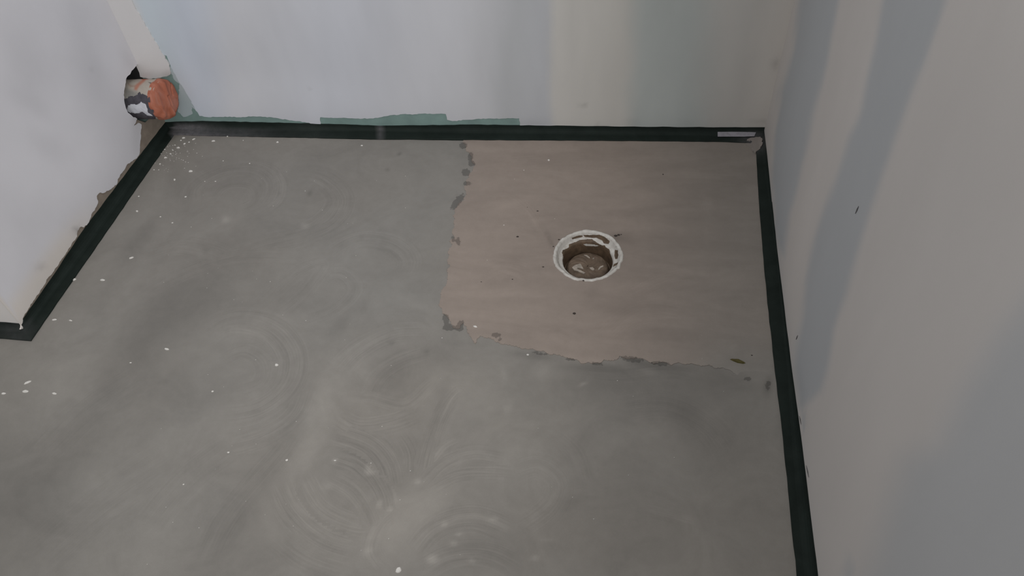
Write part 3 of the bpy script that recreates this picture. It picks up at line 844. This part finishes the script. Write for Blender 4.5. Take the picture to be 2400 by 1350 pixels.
# mud in the bottom of the cup
mud_p = fine([(.0585, -.0590), (.0545, -.0585), (.0515, -.0480), (.0475, -.0415), (.040, -.0395), (.020, -.0385), (.0012, -.0383)], .002)
mud = lathe('mud', mud_p, flat('brown_mud', (.145, .105, .075), .55, .35, 45, .5, .4), drain, lambda t, j: (0, ang_n(t + j * .05, 3 + j * .12, 5) * .0035 if 0 < j else 0))
tag(mud, label='brown mud in the drain bottom')
M_BLOB = flat('smeared_plaster', (.40, .35, .30), .8, .2, 120, .3)
for L in ([(755, 960), (800, 920), (850, 905), (900, 890), (930, 940), (960, 985), (900, 970), (850, 960), (850, 985), (930, 1020), (990, 1050), (960, 1070), (870, 1030), (790, 1000)],
          [(960, 735), (1020, 740), (1070, 790), (1060, 800), (1010, 765)], [(1210, 990), (1250, 940), (1300, 920), (1310, 940), (1260, 965), (1225, 1000)], [(1060, 960), (1110, 950), (1150, 985), (1130, 1010), (1080, 985)], [(1115, 800), (1140, 785), (1145, 800), (1125, 810)]):
    P2 = roughen([(on_floor(q, -.0385) - DZ)[:2] for q in Z3(L)], .003, .0007)
    coat('plaster_blob', np.array([0, 0, -.044]), X, np.array([0, 1., 0]), Z, P2, [], .0072, .003, M_BLOB, mud)

# ---------------------------------------------------------------- pipe stub in the left wall
PC = on_plane((389, 232.5), np.array([0, -.031, 0]), nB)      # centre of the capped end
pa = math.radians(9)
AX = np.array([math.cos(pa), -math.sin(pa), .12]); AX /= np.linalg.norm(AX)
PV = np.cross(AX, Z); PV /= np.linalg.norm(PV); PU = np.cross(PV, AX)
PR = .0535
pipe = link(bpy.data.objects.new('capped_pipe', None))
pipe.location = tuple(PC - AX * .12)
PO = np.array(pipe.location)
tag(pipe, 'pipe stub capped with orange film, sticking out of the left wall hole', 'pipe')
NP, NS = 220, 80
PL = .165
thp = np.linspace(0, 2 * math.pi, NP, endpoint=False)
def pipe_pt(t, s, r):
    return PC - AX * s + (PU * math.cos(t) + PV * math.sin(t)) * r
grid = np.zeros((NS, NP, 3))
tt, ss = np.meshgrid(thp, PL * np.arange(NS) / (NS - 1))
rr_ = PR + .0044 * (fbm(np.cos(tt) * 2.4 + 20, ss * 40 + np.sin(tt) * 2.4, 3) - .45) - .004 * np.exp(-(ss / .004) ** 2)
grid = PC - AX * ss[..., None] + (PU * np.cos(tt)[..., None] + PV * np.sin(tt)[..., None]) * rr_[..., None]
gv = grid.reshape(-1, 3)
gf = [(i * NP + j, i * NP + (j + 1) % NP, (i + 1) * NP + (j + 1) % NP, (i + 1) * NP + j) for i in range(NS - 1) for j in range(NP)]
gfa = np.array(gf)
fc = gv[gfa].mean(1)
fcq = to_px(fc)
fn = np.cross(gv[gfa[:, 2]] - gv[gfa[:, 0]], gv[gfa[:, 3]] - gv[gfa[:, 1]])
fnd = (fn * (fc - (PC - AX * ((PC - fc) @ AX)[:, None]))).sum(1)
if fnd.mean() < 0: gfa = gfa[:, ::-1]
rad = fc - (PC - AX * ((PC - fc) @ AX)[:, None])
facing = (rad * (CAM - fc)).sum(1) > 0
M_CREAM = tinted('cream_plaster_on_pipe', .85, .10, 60, None, .4)
body = mesh_obj('pipe_body', gv - PO, gfa, M_CREAM, pipe, smooth=True)
bq = to_px(gv)
Z1 = lambda L: [(220 + x / 5.1925, 100 + y / 5.1925) for x, y in L]
bt = np.repeat(s2l([186, 177, 166])[None], len(bq), 0)
def blend(poly, col, soft=2.0, amt=1.0):
    global bt
    m = (sstep(-soft, soft, sdf(bq, np.array(poly))) * amt)[:, None]
    bt = bt * (1 - m) + s2l(col) * m
blend(Z1([(380, 560), (520, 590), (560, 640), (480, 690), (370, 690)]), (150, 147, 142), 6)
blend(Z1([(500, 520), (600, 440), (640, 430), (620, 470), (560, 520), (520, 580), (490, 570)]), (190, 120, 96), 3, .8)
blend(Z1([(560, 430), (600, 425), (660, 445), (600, 455)]), (186, 96, 74), 2)
blend(Z1([(400, 480), (460, 520), (520, 520), (500, 540), (440, 540)]), (168, 140, 126), 3, .7)
blend(Z1([(660, 480), (720, 490), (720, 505), (690, 500)]), (90, 80, 76), 1)
blend(Z1([(640, 640), (720, 600), (800, 480), (760, 470), (660, 590)]), (198, 190, 180), 6, .5)
set_col(body, 'tint', bt)
def lift(name, poly, dr, mat, label=None, parent=None):
    m = facing & in_poly(fcq + np.column_stack([(fbm(fc[:, 2] * 160, (fc @ AX) * 160, 2) - .37) * 8, (fbm(fc[:, 2] * 130 + 9, (fc @ AX) * 130, 2) - .37) * 8]), np.array(poly))
    idx = gfa[m]
    used, inv = np.unique(idx, return_inverse=True)
    ctr = PC - AX * ((PC - gv[used]) @ AX)[:, None]
    rv_ = gv[used] - ctr; rv_ /= np.linalg.norm(rv_, axis=1)[:, None]
    o = mesh_obj(name, np.vstack([gv[used] + rv_ * dr]) - PO, inv.reshape(-1, 4), mat, parent or pipe, smooth=True)
    so = o.modifiers.new('thickness', 'SOLIDIFY'); so.thickness = dr; so.offset = -1
    if label: tag(o, label=label)
    return o
M_TAPE = flat('grey_tape', (.085, .08, .095), .55, .25, 60, .4)
M_WHITE = flat('white_plaster_flake', (.66, .67, .72), .8, .08, 80, .4)
tape = lift('grey_tape', Z1([(330, 690), (430, 660), (520, 640), (560, 600), (600, 640), (690, 650), (700, 740), (750, 860), (740, 980), (330, 990)]), .0011, M_TAPE, 'dark grey tape')
lift('white_flake', Z1([(405, 790), (450, 745), (520, 755), (570, 725), (620, 740), (660, 830), (710, 885), (660, 880), (600, 845), (530, 850), (470, 840), (430, 850)]), .0026, M_WHITE, 'white plaster flake', tape)

# orange film over the end: pleated disc that laps over the edge
def m_film():
    m, nt, b = new_mat('orange_film'); B = NB(nt)
    tc = B.n('ShaderNodeTexCoord').outputs['Object']
    f = B.noise(B.mapping(tc, (1, 1, .45), (.5, 0, 0)), 45, 5, .6, .8)
    B.l(B.ramp(f, [(.28, (.36, .105, .055)), (.5, (.44, .145, .085)), (.72, (.47, .20, .145))]), b.inputs['Base Color'])
    b.inputs['Roughness'].default_value = .5
    B.bump(f, .35, .003, b)
    return m
NRR = 34
fv = []; ff = []
ri, ti = np.meshgrid(PR * 1.012 * (np.arange(NRR) / (NRR - 1)) ** .9, thp, indexing='ij')
P0 = PC + (PU * np.cos(ti)[..., None] + PV * np.sin(ti)[..., None]) * ri[..., None]
pq = to_px(P0.reshape(-1, 3))
def fold_at(L, w): return np.exp(-(dist_poly(pq, np.array(Z1(L)), False) / w) ** 2).reshape(ri.shape)
hgt = .0015 + .004 * (1 - (ri / PR) ** 2) + .0008 * np.sin(9 * ti + 1.5 * np.sin(3 * ti)) * (ri / PR) ** 2 - .0045 * np.clip((ri / PR - .82) / .18, 0, 1) ** 2
hgt += .0040 * fold_at([(840, 500), (890, 690), (970, 850), (1000, 900)], 4.5) - .0045 * fold_at([(880, 650), (930, 770), (990, 850)], 2.2)
hgt -= .0025 * fold_at([(940, 480), (930, 560), (945, 640)], 1.6) - .0022 * fold_at([(760, 620), (800, 760), (860, 900)], 4)
for i in range(NRR):
    for j in range(NP):
        fv.append(P0[i, j] + AX * hgt[i, j] - PO)
for k_, (s_, r_) in enumerate(((.006, 1.022), (.0125, 1.03))):
    for j, t in enumerate(thp):
        ext = 1 + (.9 * sstep(.3, 1.0, np.array(math.cos(t - math.pi * .96))) if k_ else 0)
        ext += .35 * ang_n(t, 4, 17) * k_
        fv.append(pipe_pt(t, s_ * ext, PR * r_ + .0012 * math.sin(11 * t)) - PO)
for i in range(NRR + 1):
    for j in range(NP):
        ff.append((i * NP + j, i * NP + (j + 1) % NP, (i + 1) * NP + (j + 1) % NP, (i + 1) * NP + j))
film = mesh_obj('orange_film', fv, ff, m_film(), pipe, smooth=True)
bm = bmesh.new(); bm.from_mesh(film.data); bmesh.ops.remove_doubles(bm, verts=bm.verts, dist=1e-6); bmesh.ops.recalc_face_normals(bm, faces=bm.faces); bm.to_mesh(film.data); bm.free()
tag(film, label='creased orange film')

# ---------------------------------------------------------------- chips, crumbs and scraps on the floor
def chip(name, q, lx, ly, ang, mat, h=.0022, z=.0):
    c = on_floor(q)
    n = 8
    ring = []
    for i in range(n):
        t = 2 * math.pi * i / n
        r = random.uniform(.75, 1.1)
        x, y = lx * .5 * r * math.cos(t), ly * .5 * r * math.sin(t)
        ring.append((x * math.cos(ang) - y * math.sin(ang), x * math.sin(ang) + y * math.cos(ang)))
    v = [(x, y, -.0004) for x, y in ring] + [(x * .72, y * .72, h * random.uniform(.7, 1.1)) for x, y in ring] + [(0, 0, h * 1.05)]
    f = [(i, (i + 1) % n, n + (i + 1) % n, n + i) for i in range(n)] + [(n + i, n + (i + 1) % n, 2 * n) for i in range(n)] + [tuple(range(n))[::-1]]
    o = mesh_obj(name, v, f, mat)
    o.location = (c[0], c[1], z)
    return o
CHIPS = [  # px, length, width (m), angle, label
    ((447, 401), .014, .007, .1, 'thick white plaster chip alone right of the crumb cluster by the left corner'),
    ((535, 318), .013, .005, .9, 'slanted white plaster sliver touching the back strip near the pipe'),
    ((500, 330), .012, .007, .2, 'oval white plaster chip just in front of the back strip, near the pipe'),
    ((430, 323), .010, .005, .3, 'white plaster chip nearest the left back corner of the strips'),
    ((454, 326), .010, .004, .7, 'narrow white plaster chip second nearest the left back corner'),
    ((418, 346), .012, .006, .1, 'white plaster chip in front of the left back corner cluster'),
    ((388, 369), .011, .006, .3, 'white plaster chip against the upper part of the left strip'),
    ((650, 333), .008, .005, 0, 'small white chip in front of the back strip, left of its joint'),
    ((409, 421), .006, .008, 0, 'small white chip below the thick chip near the left corner'),
    ((321, 495), .007, .006, 0, 'small white chip beside the middle of the left strip'),
    ((308, 604), .013, .005, .5, 'white plaster sliver on the open floor beside the left strip'),
    ((240, 656), .013, .006, 0, 'white plaster chip on the floor right of the lower left strip'),
    ((174, 655), .010, .006, .6, 'white plaster chip touching the lower part of the left strip'),
    ((127, 749), .013, .005, .2, 'flat white chip beside the free end of the left partition'),
    ((165, 751), .009, .004, 0, 'tiny white chip just right of the flat chip at the partition end'),
    ((390, 818), .013, .006, -.2, 'white plaster chip alone on the dark area of the left floor'),
    ((65, 896), .018, .005, .6, 'longest white sliver, near the left picture edge'),
    ((59, 917), .014, .007, .1, 'oval white chip just below the longest sliver at the left edge'),
    ((127, 922), .014, .006, -.1, 'white chip right of the pair near the left picture edge'),
    ((8, 922), .011, .005, .1, 'white chip cut by the left picture edge'),
    ((648, 855), .009, .008, 0, 'small white crumb on the swirl left of the floor centre'),
    ((934, 1336), .014, .012, .6, 'bright white plaster crumb at the bottom picture edge'),
    ((1114, 766), .011, .006, -.3, 'white chip on the lower left edge of the mortar patch'),
    ((1286, 376), .008, .006, 0, 'white crumb on the mortar patch below the back strip'),
]
for q, lx, ly, an, lb in CHIPS:
    o = chip('plaster_chip', q, lx, ly, an, M_CHIP, z=.0004 if q[0] > 1100 else -.0006)
    tag(o, lb, 'plaster chip', 'white plaster chips on the floor')
o = chip('olive_scrap', (1729, 847), .034, .009, -.25, M_SCRAP, .004, .0004)
tag(o, 'small olive green scrap on the mortar patch by the right strip', 'scrap')

def crumbs(name, items, mat, z=0.0):
    v, f = [], []
    for (qx, qy), s in items:
        c = on_floor((qx, qy)); b0 = len(v)
        n = 5; a0 = random.random() * 6
        el = random.uniform(.5, 1.0)
        for i in range(n):
            t = a0 + 2 * math.pi * i / n
            v.append((c[0] + s * math.cos(t), c[1] + s * el * math.sin(t), z - .0006))
        v.append((c[0], c[1], z + s * .5))
        f += [(b0 + i, b0 + (i + 1) % n, b0 + n) for i in range(n)]
    return mesh_obj(name, v, f, mat)
small = [((435, 461), .0035), ((325, 460), .003), ((404, 522), .003), ((376, 508), .003), ((361, 398), .003), ((498, 917), .003), ((672, 1078), .003), ((306, 850), .003), ((386, 350), .003), ((1237, 831), .003),
         ((848, 341), .004), ((432, 337), .004), ((443, 333), .003), ((433, 336), .003), ((424, 329), .003), ((405, 352), .003), ((400, 360), .003), ((375, 384), .003), ((372, 398), .002), ((410, 340), .003), ((462, 318), .003), ((570, 329), .002),
         ((585, 383), .0025), ((523, 377), .002), ((505, 425), .0025), ((480, 425), .002), ((1181, 528), .003), ((1142, 610), .002), ((1228, 399), .0025), ((1206, 420), .002), ((1300, 513), .002), ((785, 1079), .003), ((430, 1135), .002), ((535, 1060), .003)]
for _ in range(70):
    t = random.random()
    small.append(((random.gauss(425, 30) - 40 * t, random.gauss(345, 18) + 40 * t), random.uniform(.0008, .0018)))
for _ in range(90):
    small.append(((random.uniform(330, 1700), random.uniform(360, 1330)), random.uniform(.0006, .0014)))
small = [s for s in small if not (in_poly([s[0]], [(400, 300), (405, 318), (60, 805), (0, 800), (0, 250)])[0] or s[0][1] < 322 or np.hypot(s[0][0] - 1378, s[0][1] - 598) < 100)]
o = crumbs('plaster_crumbs', small, M_CHIP, .0004)
tag(o, 'fine white plaster crumbs scattered over the grey floor', 'crumbs', kind='stuff')
dark = [((1260, 495), .004), ((1213, 555), .0045), ((1273, 626), .004), ((1346, 735), .005), ((1201, 655), .003), ((1128, 661), .0025), ((1368, 658), .005), ((1372, 657), .004), ((1443, 553), .006), ((1450, 551), .005), ((1456, 550), .003),
        ((1310, 562), .004), ((1297, 578), .003), ((1762, 833), .003), ((1554, 409), .003), ((1236, 486), .002)]
o = crumbs('dark_specks', dark, M_SPECK, .0006)  # raised dark bits stand in for pits, stains and scratches
tag(o, 'dark pit and stain specks around the drain on the mortar patch', 'specks', kind='stuff')
